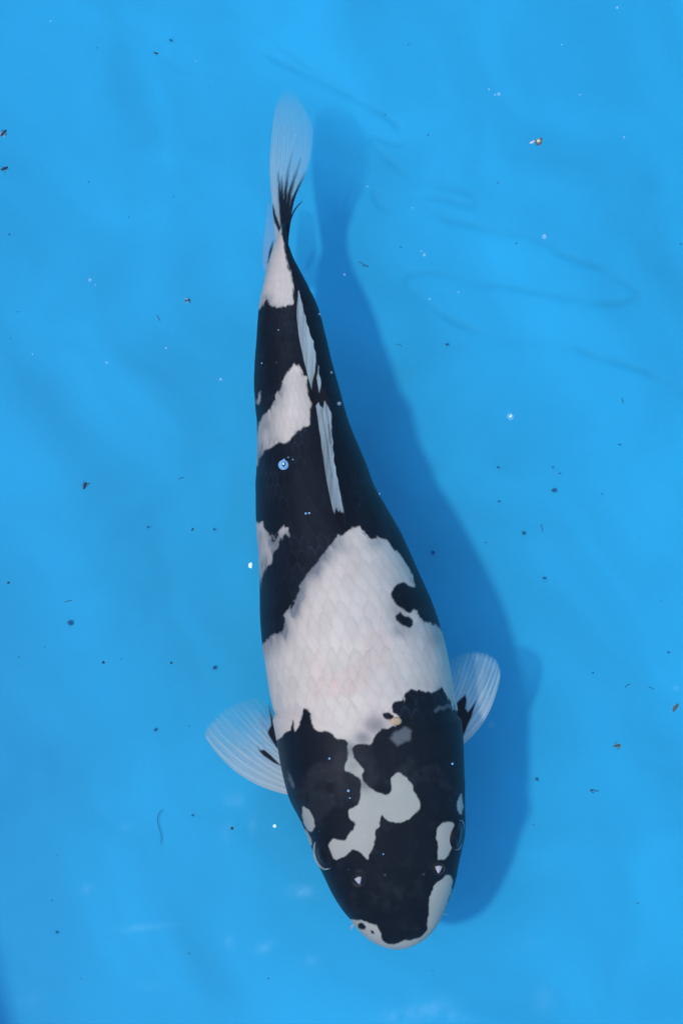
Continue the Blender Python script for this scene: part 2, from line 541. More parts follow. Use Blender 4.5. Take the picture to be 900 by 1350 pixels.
def scale_field(a, c):
    """overlapping rows of scales, free edge towards the tail. a counts rows to the tail, c columns round the body"""
    LA, LC = 1.75, 0.66
    h = np.zeros_like(a)
    edge = np.ones_like(a)
    idr = np.zeros_like(a)
    done = np.zeros(a.shape, bool)
    base = np.floor(a)
    for k in (-1, 0, 1, 2):
        r = base + k - 1
        off = np.where(np.mod(r, 2) > 0.5, 0.5, 0.0)
        cr = np.round(c - off) + off
        da, dc = (a - r), (c - cr)
        e = np.sqrt((da / LA) ** 2 + (dc / LC) ** 2)
        ok = (e < 1) & (~done)
        h = np.where(ok, np.clip(da / LA, -1, 1), h)
        edge = np.where(ok, 1 - e, edge)
        idr = np.where(ok, hash2(r, np.round(cr * 2), 5), idr)
        done |= ok
    return h, edge, idr


def build_body():
    u = np.linspace(0, 1, NY)
    yy = 1252.4 - (1252.4 - 300) * (0.10 * u ** 2 + 0.90 * (u - 0.10 * np.sin(2 * np.pi * u) / (2 * np.pi) * 0)) if False else 1252.4 - 952.4 * (u * 0.93 + 0.07 * u ** 3 * 1.0 - 0.0)
    # crowd the first rows at the snout
    yy = 1252.4 - (1252.4 - yy) * (1 - np.exp(-(u / 0.02) ** 1.0) * 0.9)
    L, R, zt, zb = station(yy)
    zc = (zt + zb) / 2
    PL, PR = P(L, yy, zc), P(R, yy, zc)
    roll = np.radians(np.interp(yy, *np.array(ROLL).T))
    s = np.linspace(0, 1, NT_, endpoint=False)
    th = 2 * np.pi * s + 0.62 * np.cos(2 * np.pi * s) * -1.0     # more points on the upper side
    th = np.pi / 2 + (2 * np.pi * s - 0.55 * np.sin(2 * np.pi * s))   # s=0 at the back ridge
    ct, st = np.cos(th), np.sin(th)
    headness = sstep(930, 1080, yy)
    tailness = sstep(640, 380, yy)
    ex = (2.0 / (2.12 + 0.30 * headness - 0.16 * tailness))[:, None]
    X = np.sign(ct) * np.abs(ct)[None] ** ex
    Zs = np.sign(st) * np.abs(st)[None] ** ex
    hw = np.linalg.norm(PR - PL, axis=1) / 2
    hh = (zt - zb) / 2
    sx, sz = X * hw[:, None], Zs * hh[:, None]
    rx = sx * np.cos(roll)[:, None] + sz * np.sin(roll)[:, None]
    rz = -sx * np.sin(roll)[:, None] + sz * np.cos(roll)[:, None]
    lo, hi = rx.min(1, keepdims=True), rx.max(1, keepdims=True)
    f = (rx - lo) / np.maximum(hi - lo, 1e-9)
    V = PL[:, None] + (PR - PL)[:, None] * f[..., None]
    V[..., 2] = zc[:, None] + rz

    def normals(V):
        du = np.gradient(V, axis=0)
        dv = np.roll(V, -1, 1) - np.roll(V, 1, 1)
        n = np.cross(du, dv)
        n /= np.linalg.norm(n, axis=-1, keepdims=True) + 1e-12
        cen = V.mean(1, keepdims=True)
        if ((V - cen) * n).sum() < 0:
            n = -n
        return n

    N = normals(V)
    px, py = Q(V)
    yyg = np.repeat(yy[:, None], NT_, 1)
    # ---- scales
    ell = np.interp(yy, [300, 400, 560, 700, 850, 1260], [9, 12, 15.5, 18, 19, 19])
    ds = np.abs(np.gradient(yy)) / ell
    a = np.cumsum(ds)[:, None] + 0 * th[None]
    # true angle round the section so columns are even
    c = ((th[None] + 0 * a) / (2 * np.pi)) * 46
    a, c = a + 0.9 * (fbm(c * 0.35, a * 0.3, 90, 2) - 0.5), c + 0.55 * (fbm(c * 0.4, a * 0.35, 91, 2) - 0.5)
    sh, sedge, sid = scale_field(a, c)
    gill = 958 - 42 * np.cos(th)[None] ** 2 + 12 * (np.sin(th)[None] > 0) * 0      # front edge of the scaled coat
    gill = 960 + 14 * np.clip(np.sin(th), 0, 1)[None] ** 2 - 20 * np.abs(np.cos(th))[None] + 0 * yyg
    sc_on = sstep(2, -10, yyg - gill) * sstep(300, 345, yyg)
    relief = sc_on * (0.00013 * sh + 0.00007 * sid)
    # ---- head shape: gill cover standing proud, brow over the eyes, dip between, soft snout fold
    side = np.abs(np.cos(th))[None] ** 1.5
    relief = relief + 0.0022 * sstep(-6, 5, yyg - (gill + 6)) * sstep(150, 0, yyg - gill) * side
    relief = relief - 0.0008 * np.exp(-((yyg - (gill + 1)) / 3.5) ** 2) * (0.02 + side ** 2)
    relief = relief - 0.0016 * np.exp(-((py - 1213) / 9) ** 2) * np.exp(-((px - 515) / 70) ** 4) * 0.5
    for (ex_, ey_, k) in ((427, 1126, 1), (604, 1101, 1)):
        relief = relief + 0.0016 * np.exp(-(((px - ex_) / 26) ** 2 + ((py - ey_) / 30) ** 2))
    for (ex_, ey_) in ((472.5, 1160), (577, 1145)):
        r = np.hypot(px - ex_, (py - ey_))
        relief = relief + 0.0009 * np.exp(-((r - 9.5) / 3) ** 2) - 0.0022 * np.exp(-(r / 5.5) ** 2)
    relief = relief + 0.0014 * (fbm(px / 60, py / 60, 11, 3) - 0.5) * sstep(930, 1000, yyg)
    relief = relief + 0.0010 * (fbm(px / 45, py / 60, 12, 3) - 0.5)
    V = V + N * relief[..., None]
    N = normals(V)
    px, py = Q(V)
    # ---- pigment
    wx = px + 3.8 * (fbm(px / 7, py / 7, 1, 3) - 0.5)
    wy = py + 3.8 * (fbm(px / 7, py / 7, 2, 3) - 0.5)
    sd = np.full(px.shape, 99.0)
    for p in WHITE:
        sd = np.minimum(sd, poly_sd(wx, wy, p, rounded=3))
    sd = sd + sc_on * np.interp(yy, [600, 720], [0.6, 1.0])[:, None] * (2.4 * (sh - 0.2) + 3.4 * (sid - 0.5))
    for p in BLOTS:
        sd = np.maximum(sd, -poly_sd(wx, wy, p, rounded=3))
    soft = np.interp(yy, [300, 900, 1000, 1260], [1.6, 1.5, 1.1, 1.1])[:, None]
    white = sstep(soft, -soft, sd)
    # black shows dimly through the pale skin just inside the edge, scale by scale
    border = np.maximum(sstep(480, 440, px) * sstep(690, 715, py) * sstep(880, 840, py), 0.35 * sstep(0.35, 0.7, fbm(px / 40, py / 40, 18, 2)))
    border = np.maximum(border, 0.8 * sstep(640, 600, py) * sstep(390, 350, px))
    veil = np.exp(-(np.clip(-sd, 0, 60) / 11.0) ** 1.3) * 0.62 * border * sc_on * (0.55 + 0.9 * sid) * (0.6 + 0.8 * np.clip(1 - sh, 0, 1))
    g = np.zeros_like(px)
    for (gx, gy, rx_, ry_, k) in GREY:
        e = ((px - gx) / rx_) ** 2 + ((py - gy) / ry_) ** 2
        g = np.maximum(g, k * np.exp(-e * 0.9))
    g = np.clip(g * (0.75 + 0.6 * sid * sc_on + 0.25 * (1 - sc_on)) + veil, 0, 0.75)
    W = np.array([0.78, 0.615, 0.465])
    WH = np.array([0.51, 0.455, 0.345])
    hd = sstep(960, 1010, py)[..., None]
    wc = W * (1 - hd) + WH * hd
    tone = 1 + sc_on * (0.11 * (sid - 0.5) - 0.09 * np.exp(-(sedge / 0.22) ** 2) + 0.06 * sh) + 0.10 * (fbm(px / 26, py / 26, 14, 3) - 0.5)
    wc = wc * tone[..., None]
    # rear patches are cooler, and pink flush lies over the shoulder
    pink = sstep(0.45, 0.75, fbm(px / 38, py / 50, 15, 3)) * sstep(700, 800, py) * (1 - hd[..., 0])
    wc = wc * (1 - pink[..., None] * np.array([0.0, 0.065, 0.07]))
    # fine red veins
    vein = np.zeros_like(px)
    rg = np.random.default_rng(3)
    for k in range(18):
        x0, y0 = rg.uniform(385, 560), rg.uniform(735, 905)
        pts = [(x0, y0)]
        ang = rg.uniform(0.9, 1.9)
        for q in range(rg.integers(4, 9)):
            ang += rg.uniform(-0.55, 0.55)
            x0, y0 = x0 + 9 * math.cos(ang), y0 + 9 * math.sin(ang)
            pts.append((x0, y0))
        m = (np.abs(px - pts[0][0]) < 90) & (np.abs(py - pts[0][1]) < 110)
        d = seg_dist(px[m], py[m], smooth_line(pts, 4))
        vein[m] = np.maximum(vein[m], rg.uniform(0.2, 0.75) * np.exp(-(d / 0.8) ** 2))
    wc = wc * (1 - vein[..., None] * np.array([0.03, 0.26, 0.26]))
    K0 = np.array([0.0036, 0.0046, 0.0068])
    kc = K0 * (1 + 0.9 * (fbm(px / 18, py / 18, 16, 4) - 0.5))[..., None]
    kc = kc * (1 + sc_on * (0.7 * (sid - 0.5) + 2.6 * np.exp(-((sedge - 0.07) / 0.08) ** 2) * (0.1 + sstep(0.35, 0.85, fbm(px / 30, py / 30, 6, 3)))))[..., None]
    mott = sstep(0.52, 0.75, fbm(px / 30, py / 34, 17, 4)) * sstep(950, 1010, py)
    kc = kc + mott[..., None] * np.array([0.013, 0.0125, 0.0115])
    wc = wc * (1 - g[..., None] * np.array([0.95, 0.86, 0.76]))
    col = kc * (1 - white[..., None]) + wc * white[..., None]
    # dim pale mark low on the gill cover
    dm = sstep(1.5, -2.5, poly_sd(wx, wy, [(379, 1016), (383, 1021), (388.7, 1033.8), (387.6, 1040), (383, 1037), (380, 1026.7)]))
    gp = sstep(2.0, -3, poly_sd(wx, wy, [(513, 974), (518.5, 965), (532.7, 958), (543, 963.6), (540, 976), (524, 983)]))
    col = col + dm[..., None] * 0.10 + gp[..., None] * np.array([0.13, 0.13, 0.12])
    ow = sstep(1.5, -1.5, seg_dist(px, py, [(574, 937), (579, 933), (584, 934), (590, 930), (596, 933)]) - 1.6 - 1.5 * fbm(px / 5, py / 5, 61, 2)) * 0.09
    col = col + ow[..., None]
    # tiny pores over the head and pale flecks
    for k in range(240):
        qx, qy = rg.uniform(385, 605), rg.uniform(985, 1225)
        if k % 5 == 0: continue
        m = (np.abs(px - qx) < 5) & (np.abs(py - qy) < 5)
        r2 = (px[m] - qx) ** 2 + (py[m] - qy) ** 2
        col[m] = col[m] * (1 + 0.9 * (1 - white[m]) * (np.exp(-(np.sqrt(r2) - 1.6) ** 2 / 0.6) - np.exp(-r2 / 1.0)))[:, None]
    for k in range(18):
        qx, qy = rg.uniform(345, 600), rg.uniform(400, 1200)
        m = (np.abs(px - qx) < 5) & (np.abs(py - qy) < 5)
        r2 = (px[m] - qx) ** 2 + (py[m] - qy) ** 2
        col[m] = col[m] + (rg.uniform(0.03, 0.16) * np.exp(-r2 / rg.uniform(0.5, 1.6)))[:, None] * np.array([0.7, 0.9, 1.0])
    # nostril pits are dark brown
    for (ex_, ey_) in ((472.5, 1160), (577, 1145)):
        r = np.hypot((px - ex_), (py - ey_))
        k = sstep(11, 8, r)[..., None]
        col = col * (1 - k) + k * np.array([0.012, 0.012, 0.014])
    col = np.clip(col, 0.002, 0.9)
    return V, N, col, px, py


BV, BN, BC, BPX, BPY = build_body()
KO = np.array([BV[..., 0].mean(), BV[..., 1].mean(), BV[..., 2].min()])
koi = link(bpy.data.objects.new('koi_fish', None))
koi.empty_display_size = 0.05
koi.location = KO
tag(koi, 'large black and white koi with white saddle swimming over blue pool floor', 'fish')


def finish_body():
    q = grid_quads(NY, NT_, True)
    v = BV.reshape(-1, 3)
    # test orientation
    e1, e2 = v[q[4000, 1]] - v[q[4000, 0]], v[q[4000, 3]] - v[q[4000, 0]]
    if np.cross(e1, e2) @ BN.reshape(-1, 3)[q[4000, 0]] < 0:
        q = q[:, ::-1]
    # close the tail end with a fan of quads onto the centre
    o = mesh_obj('body', v, q, M_SKIN, koi, KO, BC)
    return o


body = finish_body()


def surf(px, py):
    """body surface point and normal seen at a photo pixel"""
    face = (BN * (CAM - BV)).sum(-1) > 0
    d = (BPX - px) ** 2 + (BPY - py) ** 2 + np.where(face, 0, 1e6)
    k = np.unravel_index(np.argmin(d), d.shape)
    return BV[k].copy(), BN[k].copy()


# ------------------------------------------------------------------ fins
def fin(name, C, thick, cols, alpha, parent=koi):
    """closed thin shell round a grid of points C[nu, nv, 3]"""
    du, dv = np.gradient(C, axis=0), np.gradient(C, axis=1)
    n = np.cross(du, dv)
    n /= np.linalg.norm(n, axis=-1, keepdims=True) + 1e-12
    nu, nv = C.shape[:2]
    t = np.asarray(thick)[..., None] * 0.5
    A, B = C + n * t, C - n * t
    q = grid_quads(nu, nv)
    off = nu * nv
    i = np.arange(off).reshape(nu, nv)
    rim = np.concatenate([i[0, :], i[1:, -1], i[-1, -2::-1], i[-2:0:-1, 0]])
    r2 = np.roll(rim, -1)
    sideq = np.stack([rim, rim + off, r2 + off, r2], -1)
    Qd = np.concatenate([q, q[:, ::-1] + off, sideq])
    return mesh_obj(name, np.concatenate([A.reshape(-1, 3), B.reshape(-1, 3)]), Qd, M_FIN, parent, KO,
                    np.concatenate([cols.reshape(-1, 3)] * 2), np.concatenate([alpha.ravel()] * 2))


def curve(pts, n):
    p = np.array(smooth_line(pts, 12))
    s = np.concatenate([[0], np.cumsum(np.linalg.norm(np.diff(p, axis=0), axis=1))])
    t = np.linspace(0, s[-1], n)
    return np.stack([np.interp(t, s, p[:, k]) for k in range(p.shape[1])], -1)


def pectoral(base, edge, bulge, zb, zt, nrays, marks, lift, fade):
    nu, nv = 190, 90
    Bc, Ec = curve(base, nu), curve(edge, nu)
    u = np.linspace(0, 1, nu)[:, None]
    v = np.linspace(0, 1, nv)[None]
    ed = 1 - 0.018 * np.abs(np.sin(u * nrays * np.pi)) ** 0.5 * sstep(0.05, 0.25, u) * 1.0
    ed = ed - 0.02 * fbm(u * 9, u * 0, 8, 2)
    vv = v * ed
    px = Bc[:, 0:1] + (Ec[:, 0:1] - Bc[:, 0:1]) * vv + bulge[0] * (1 - u) ** 2 * 4 * vv * (1 - vv)
    py = Bc[:, 1:2] + (Ec[:, 1:2] - Bc[:, 1:2]) * vv + bulge[1] * (1 - u) ** 2 * 4 * vv * (1 - vv)
    z = zb + (zt - zb) * vv ** 1.2 + lift * (1 - u) * np.sin(vv * 2.2) - 6 * u * vv
    uw = u + 0.05 * (fbm(u * 5, u * 0 + v * 0.6, 88, 2) - 0.5)
    ray = np.cos(uw * nrays * 2 * np.pi + 0.8 * np.sin(v * 2))
    z = z * MM + 0.00006 * ray * (0.4 + 0.6 * v) + 0.002 * (fbm(u * 3, v * 2, 9, 2) - 0.5)
    C = P(px, py, z)
    sdm = np.full(px.shape, 99.0)
    jx = 2.0 * (fbm(u * nrays, v * 3, 4, 2) - 0.5)
    for m in marks:
        sdm = np.minimum(sdm, poly_sd(px + jx, py + jx, m))
    k = sstep(1.2, -1.2, sdm)
    str_ = sstep(-0.3, 0.9, ray + 0.5 * np.cos(u * nrays * 4 * np.pi) * v)
    fine = fbm(u * nrays * 5, v * 5, 19, 2) - 0.5
    col = np.array([0.92, 0.90, 0.80]) * (0.92 + 0.12 * str_ + 0.12 * fine)[..., None] * (1 - 0.12 * v * np.array([1.0]))[..., None]
    lead = (1 - u) ** 1.5
    col = col * (1 - 0.22 * fade)
    al = 0.62 - 0.46 * sstep(0.12, 1.0, v) ** 0.8 * (1 - 0.62 * lead) + 0.10 * str_ * (1 - 0.6 * v) + 0.05 * fine
    al = np.clip(al * (1 - 0.25 * sstep(0.3, 1.0, u) * v), 0.12, 0.8)
    al = np.clip(al, 0.10, 0.8) * (1 + (0.22 * (str_ - 0.5) + 0.9 * fine) * sstep(0.25, 0.7, v))
    al = al * (1 - fade * sstep(0.35, 1.0, v) * sstep(0.08, 0.4, u))
    al = al * (1 - 0.7 * sstep(0.95, 1.0, v + 0.02 * fine))
    col = col * (1 - v[..., None] ** 1.5 * np.array([0.42, 0.12, 0.02]))
    col = col * (1 - k[..., None]) + np.array([0.008, 0.010, 0.015]) * k[..., None]
    al = np.maximum(al, k * 0.9)
    th = 0.0016 - 0.0012 * v + 0 * u
    fin('pectoral_fin', C, th, col, al)


pectoral([(394, 1050), (398, 1030), (396, 1005), (388, 985)],
         [(271.5, 973), (269, 965.5), (277, 950), (294, 932), (317, 921), (334, 917), (347, 921), (362, 934)],
         (-10, 14), 158, 122, 15,
         [[(354.4, 930), (359, 945.6), (368, 976.7), (374, 994), (366, 988), (361, 981), (353, 968), (352, 964), (358, 957)],
          [(339, 983), (343, 989), (348, 988), (357, 995.6), (371, 1010), (378, 1014), (361, 1006), (348, 997), (342, 991)]], 14, 0.62)
pectoral([(597, 990), (588, 978), (582, 960), (580, 940)],
         [(660, 886), (658, 878), (654, 868), (646, 861), (634, 857.5), (620, 857), (606, 861), (588, 872)],
         (10, 11), 158, 132, 14,
         [[(596, 934), (600, 929), (613, 916), (615, 924), (613.6, 934), (616, 938), (627, 924), (624, 936), (622, 946), (615, 960), (608, 976), (590, 975)]], 12, 0.0)


def dorsal():
    base = [(455, 701), (446, 686), (439, 672), (432, 640), (426, 605), (421, 570), (416, 535), (408, 505), (400, 475), (394, 446), (391, 418), (391, 400), (392, 383)]
    top = [(457, 700), (456, 688), (454, 676), (447, 640), (441, 605), (439, 570), (437, 530), (427, 512), (423, 498), (419, 474), (413.5, 450), (405, 424), (394, 383)]
    nu, nv = 420, 44
    b, t = curve(base, nu), curve(top, nu)
    u = np.linspace(0, 1, nu)[:, None]
    v = np.linspace(0, 1, nv)[None]
    jag = 1 - 0.10 * np.abs(np.sin(u * 60)) * sstep(0.1, 0.3, u)
    vv = v * jag
    px = b[:, 0:1] + (t[:, 0:1] - b[:, 0:1]) * vv
    py = b[:, 1:2] + (t[:, 1:2] - b[:, 1:2]) * vv
    zr = np.array([surf(x, y)[0][2] for x, y in b[::10]])
    zb = np.interp(np.arange(nu), np.arange(nu)[::10], zr)[:, None]
    hgt = np.interp(u, [0, 0.06, 0.35, 0.6, 0.9, 1], [2, 24, 26, 18, 10, 2]) * MM
    z = zb - 0.0015 + (hgt + 0.0015) * np.sin(vv * 1.5)
    ray = np.sin(u * 150 + v * 7)
    z = z + 0.0003 * ray * v
    C = P(px, py, z)
    W = [[(421, 533), (426, 539), (428, 528), (432, 534), (436.5, 545), (437, 570), (441, 600), (447, 640), (453, 678), (447, 672), (444, 668), (441, 682), (437.5, 680), (432, 640), (426.5, 602), (422, 570), (417, 536)],
         [(419.8, 481), (424, 504.5), (420.6, 519), (417.8, 498.7)],
         [(393.8, 381), (400, 405), (405, 423.6), (414, 452), (417, 472.7), (413, 501.6), (410, 527.6), (407, 513), (402, 496), (400, 475.6), (394, 447), (391, 418)]]
    sd = np.full(px.shape, 99.0)
    wx = px + 1.5 * (fbm(px / 3, py / 14, 3, 2) - 0.5)
    wy = py + 9 * (fbm(px / 2.2, py / 30, 23, 2) - 0.5)
    for p in W:
        sd = np.minimum(sd, poly_sd(wx, wy, p))
    k = sstep(0.9, -0.9, sd)
    for ln, w in (([(424, 540), (431, 580), (438, 630)], 0.8), ([(430, 536), (435, 570), (438, 600)], 0.9), ([(433, 560), (436, 585)], 1.2)):
        k = k * (1 - 0.45 * np.exp(-(seg_dist(px, py, ln) / w) ** 2))
    col = np.array([0.56, 0.62, 0.58]) * (0.62 + 0.60 * (fbm(px / 1.6, py / 40, 29, 2)))[..., None]
    col = np.array([0.011, 0.013, 0.018]) * (1 - k[..., None]) + col * k[..., None]
    al = np.clip(0.98 - 0.12 * v * k, 0, 1)
    fin('dorsal_fin', C, 0.0013 - 0.0009 * v + 0 * u, col, al)


dorsal()


def caudal():
    left = [(370, 345), (364, 318), (359.5, 269), (356.8, 238), (356.2, 211), (359, 173), (363, 144), (371, 123)]
    right = [(380, 345), (379, 316), (382, 289), (387, 264), (394, 246), (403, 228), (409, 208), (412, 184), (410, 160), (391, 123)]
    nu, nv = 130, 200
    L, R = curve(left, nv), curve(right, nv)
    u = np.linspace(0, 1, nu)[:, None]
    v = np.linspace(0, 1, nv)[None]
    px = L[None, :, 0] + (R[None, :, 0] - L[None, :, 0]) * u
    py = L[None, :, 1] + (R[None, :, 1] - L[None, :, 1]) * u - 6 * np.sin(u * np.pi) * v ** 4
    spread = 16 + 14 * sstep(0.0, 0.75, v)
    z = 148 - 14 * v + (u - 0.5) * 2 * spread
    ray = np.cos(u * 17 * 2 * np.pi)
    z = z * MM + 0.0003 * ray
    C = P(px, py, z)
    streak = [([(376, 345), (376, 318), (373, 290), (370, 262), (366.7, 226)], [5, 4.6, 3.6, 2.8, 0.2]),
              ([(377, 318), (374.5, 280), (372, 255), (371.6, 232)], [5, 4, 2, 0.2]),
              ([(378, 314), (376.5, 280), (377, 250), (380, 225), (385.6, 200)], [3.2, 3.6, 2.2, 1.7, 0.2]),
              ([(378, 314), (379, 285), (382, 255), (389, 232), (397, 208)], [2.5, 3.2, 2.6, 1.8, 0.2]),
              ([(379, 312), (381, 290), (386, 265), (394, 246), (402.5, 226)], [2, 2.5, 2.4, 2.0, 0.2]),
              ([(360, 270), (362, 283), (365, 292), (371, 305)], [0.5, 2.0, 2.6, 2.6]),
              ([(370, 303), (373, 320), (374, 340)], [1.5, 3, 4])]
    d = np.full(px.shape, 99.0)
    for pts, w in streak:
        d = np.minimum(d, seg_dist(px, py, pts, [q * 0.8 for q in w]))
    k = sstep(1.6, -1.0, d + 0.8 * (fbm(px / 3, py / 9, 43, 2) - 0.5)) * (0.55 + 0.45 * sstep(215, 260, py))
    st = sstep(-0.4, 0.9, ray)
    fine = fbm(u * 90, v * 3, 44, 2) - 0.5
    col = np.array([0.74, 0.74, 0.68]) * (0.94 + 0.08 * st + 0.1 * fine)[..., None] * (1 - v[..., None] ** 1.2 * np.array([0.55, 0.18, 0.08]))
    col = col * (1 - k[..., None]) + np.array([0.012, 0.016, 0.026]) * k[..., None]
    al = (0.60 - 0.24 * u) * (1 - 0.55 * sstep(0.35, 0.95, v + 0.10 * u)) * (1 + 0.5 * (st - 0.5) * v + 0.8 * fine * v) + 0.06 * st * (1 - v) + 0.05 * fine
    al = al * (1 - 0.8 * sstep(0.90, 1.0, v)) * (1 - 0.6 * sstep(0.9, 1.0, u))
    al = np.clip(np.maximum(al, k * 0.88), 0.015, 0.92)
    al = np.maximum(al, 0.92 * sstep(0.13, 0.04, v))
    fin('caudal_fin', C, 0.0018 - 0.0014 * v + 0 * u, col, al)


caudal()


def anal():
    left = [(357, 372), (348, 352), (347, 330), (350, 300), (353.5, 266)]
    right = [(368, 368), (364, 345), (362, 325), (361, 300), (358, 268)]
    nu, nv = 60, 80
    L, R = curve(left, nv), curve(right, nv)
    u = np.linspace(0, 1, nu)[:, None]
    v = np.linspace(0, 1, nv)[None]
    px = L[None, :, 0] + (R[None, :, 0] - L[None, :, 0]) * u
    py = L[None, :, 1] + (R[None, :, 1] - L[None, :, 1]) * u
    z = (84 + 34 * u - 6 * v) * MM + 0.0002 * np.cos(u * 60)
    C = P(px, py, z)
    d = np.minimum(seg_dist(px, py, [(360, 318), (357, 332), (354.5, 347)], [0.4, 1.9, 1.4]), seg_dist(px, py, [(364, 300), (364, 312), (363, 326)], [0.8, 1.4, 0.8]))
    k = sstep(1.2, -1.0, d)
    col = np.array([0.55, 0.58, 0.60]) * (1 - k[..., None]) + np.array([0.012, 0.016, 0.026]) * k[..., None]
    al = np.clip(np.maximum(0.42 - 0.25 * v + 0 * u, 0.8 * k), 0, 1)
    fin('anal_fin', C, 0.0012 - 0.0008 * v + 0 * u, col, al)


anal()


def tube(pts, rad, nseg=8):
    """verts and quads of a tapered tube through 3-D points, ends closed to a point"""
    p = np.array(pts, float)
    r = np.asarray(rad, float)
    t = np.gradient(p, axis=0)
    t /= np.linalg.norm(t, axis=1, keepdims=True)
    a = np.cross(t, [0.13, 0.31, 0.94])
    a /= np.linalg.norm(a, axis=1, keepdims=True)
    b = np.cross(t, a)
    th = np.linspace(0, 2 * np.pi, nseg, endpoint=False)
    V = p[:, None] + r[:, None, None] * (a[:, None] * np.cos(th)[None, :, None] + b[:, None] * np.sin(th)[None, :, None])
    return V.reshape(-1, 3), grid_quads(len(p), nseg, True)


def join(parts):
    vs_, qs = [], []
    n = 0
    for v, q in parts:
        vs_.append(np.asarray(v))
        qs.append(np.asarray(q) + n)
        n += len(v)
    return np.concatenate(vs_), np.concatenate(qs)


def stray_ray():
    pts = curve([(379, 314), (380.5, 302), (383, 289), (389, 276), (399, 264)], 26)
    z = np.linspace(146, 156, 26) * MM
    p = P(pts[:, 0], pts[:, 1], z)
    v, q = tube(p, np.interp(np.linspace(0, 1, 26), [0, 0.5, 0.9, 1], [1.5, 1.2, 0.8, 0.1]) * MM)
    mesh_obj('fin_ray', v, q, plain('dark_ray', (0.02, 0.035, 0.06), 0.5, 0.2), koi, KO)


stray_ray()


# ------------------------------------------------------------------ eyes, nostrils, barbels, bright scale
def frame(n):
    n = n / np.linalg.norm(n)
    a = np.cross(n, [0, 1, 0])
    a /= np.linalg.norm(a)
    return a, np.cross(n, a), n


def dome(c, n, prof, nseg=40, sx=1.0, sy=1.0):
    """surface of revolution: prof = [(radius, height)] round normal n at c"""
    a, b, n = frame(n)
    th = np.linspace(0, 2 * np.pi, nseg, endpoint=False)
    V = np.array([[c + a * (r * sx * math.cos(t)) + b * (r * sy * math.sin(t)) + n * h for t in th] for r, h in prof])
    return V.reshape(-1, 3), grid_quads(len(prof), nseg, True)


M_EYE = plain('eye_dark', (0.006, 0.008, 0.012), 0.3, 0.1, 0.2, 500)
M_PUP = plain('pupil_black', (0.003, 0.003, 0.004), 0.1, 0.15, 0.1)
M_IRIS = plain('iris_silver', (0.40, 0.44, 0.44), 0.3, 0.5, 0.4, 1500)
M_CORNEA = water_material('cornea', 0.004, (0.6, 0.75, 0.85), 1.06)


def eye(px, py, R, nz):
    c, n = surf(px, py)
    n = n.copy()
    n[2] = nz
    n[1] *= 0.6
    n = n / np.linalg.norm(n)
    c = c - n * 0.0022
    r = R * MM
    pr = [(r * 1.02, -0.003), (r * 1.0, 0.0010), (r * 0.93, 0.0018), (r * 0.8, 0.0021), (r * 0.6, 0.0023), (r * 0.3, 0.0024), (r * 0.002, 0.0025)]
    v, q = dome(c, n, pr)
    e = mesh_obj('eye', v, q, M_EYE, koi, KO)
    # silvery iris ring with its thin edge standing round the dark ball
    pr = [(r * 0.92, 0.0016), (r * 0.94, 0.0028), (r * 0.97, 0.0032), (r * 1.01, 0.0028), (r * 1.03, 0.0004)]
    v, q = dome(c, n, pr)
    fz = v[q].mean(1)[:, 2] - v[:, 2].mean()
    q = q[fz < 0.25 * r]
    mesh_obj('iris', v, q, M_IRIS, e, [0, 0, 0]).data.transform(mat_shift(KO))
    pr = [(r * 0.66, 0.0018), (r * 0.58, 0.0027), (r * 0.4, 0.0032), (r * 0.2, 0.0035), (r * 0.002, 0.0036)]
    v, q = dome(c, n, pr)
    mesh_obj('pupil', v, q, M_PUP, e, [0, 0, 0]).data.transform(mat_shift(KO))
    k = np.linspace(0, np.pi / 2, 9)
    pr = [(r * 1.0 * math.cos(t) + 1e-6, 0.0012 + r * 0.34 * math.sin(t)) for t in k]
    v, q = dome(c, n, pr)
    mesh_obj('cornea', v, q, M_CORNEA, e, [0, 0, 0]).data.transform(mat_shift(KO))


def mat_shift(o):
    return mathutils.Matrix.Translation(-mathutils.Vector(o))


eye(425, 1127, 19.5, 0.50)
eye(605.5, 1101, 19.0, 0.24)

M_FLAP = plain('nostril_skin', (0.52, 0.50, 0.48), 0.5, 0.2, 0.15, 700)
M_RIM = plain('nostril_rim', (0.035, 0.033, 0.034), 0.5, 0.2, 0.4, 700)


def nostril(px, py, ang):
    c, n = surf(px, py)
    n = n / np.linalg.norm(n)
    a, b, n = frame(n)
    th = np.linspace(0, 2 * np.pi, 29)[:-1]
    # raised rim
    parts = []
    ring = [c + n * 0.0016 + (a * math.cos(t) * 8.0 + b * math.sin(t) * 7.0) * MM for t in np.linspace(0.3, 5.6, 30)]
    v, q = tube(ring, np.full(30, 1.1 * MM) * np.sin(np.linspace(0.2, 2.94, 30)) ** 0.4)
    rim = mesh_obj('nostril', v, q, M_RIM, koi, KO)
    # upright pale flap, a small thick triangle
    ca, sa = math.cos(ang), math.sin(ang)
    e1, e2 = a * ca + b * sa, -a * sa + b * ca
    tri = [(-4.8, -3.2), (0, -4.2), (4.8, -2.2), (3.4, 0.6), (1.2, 4.4), (-0.2, 5.6), (-1.6, 4.0), (-3.4, 0.4)]
    lo = [c + (e1 * x * 1.1 + e2 * y * 1.1) * MM - n * 0.001 for x, y in tri]
    hi = [c + (e1 * x + e2 * y) * MM + n * (0.0018 + 0.00012 * y) for x, y in tri]
    mid = [c + (e1 * x * 0.7 + e2 * y * 0.7) * MM + n * (0.0024 + 0.00012 * y) for x, y in tri]
    ctr = [c + n * 0.0026 + (e1 * x * 0.05 + e2 * y * 0.05) * MM for x, y in tri]
    v = np.array([lo, hi, mid, ctr]).reshape(-1, 3)
    mesh_obj('nostril_flap', v, grid_quads(4, 8, True), M_FLAP, rim, [0, 0, 0]).data.transform(mat_shift(KO))


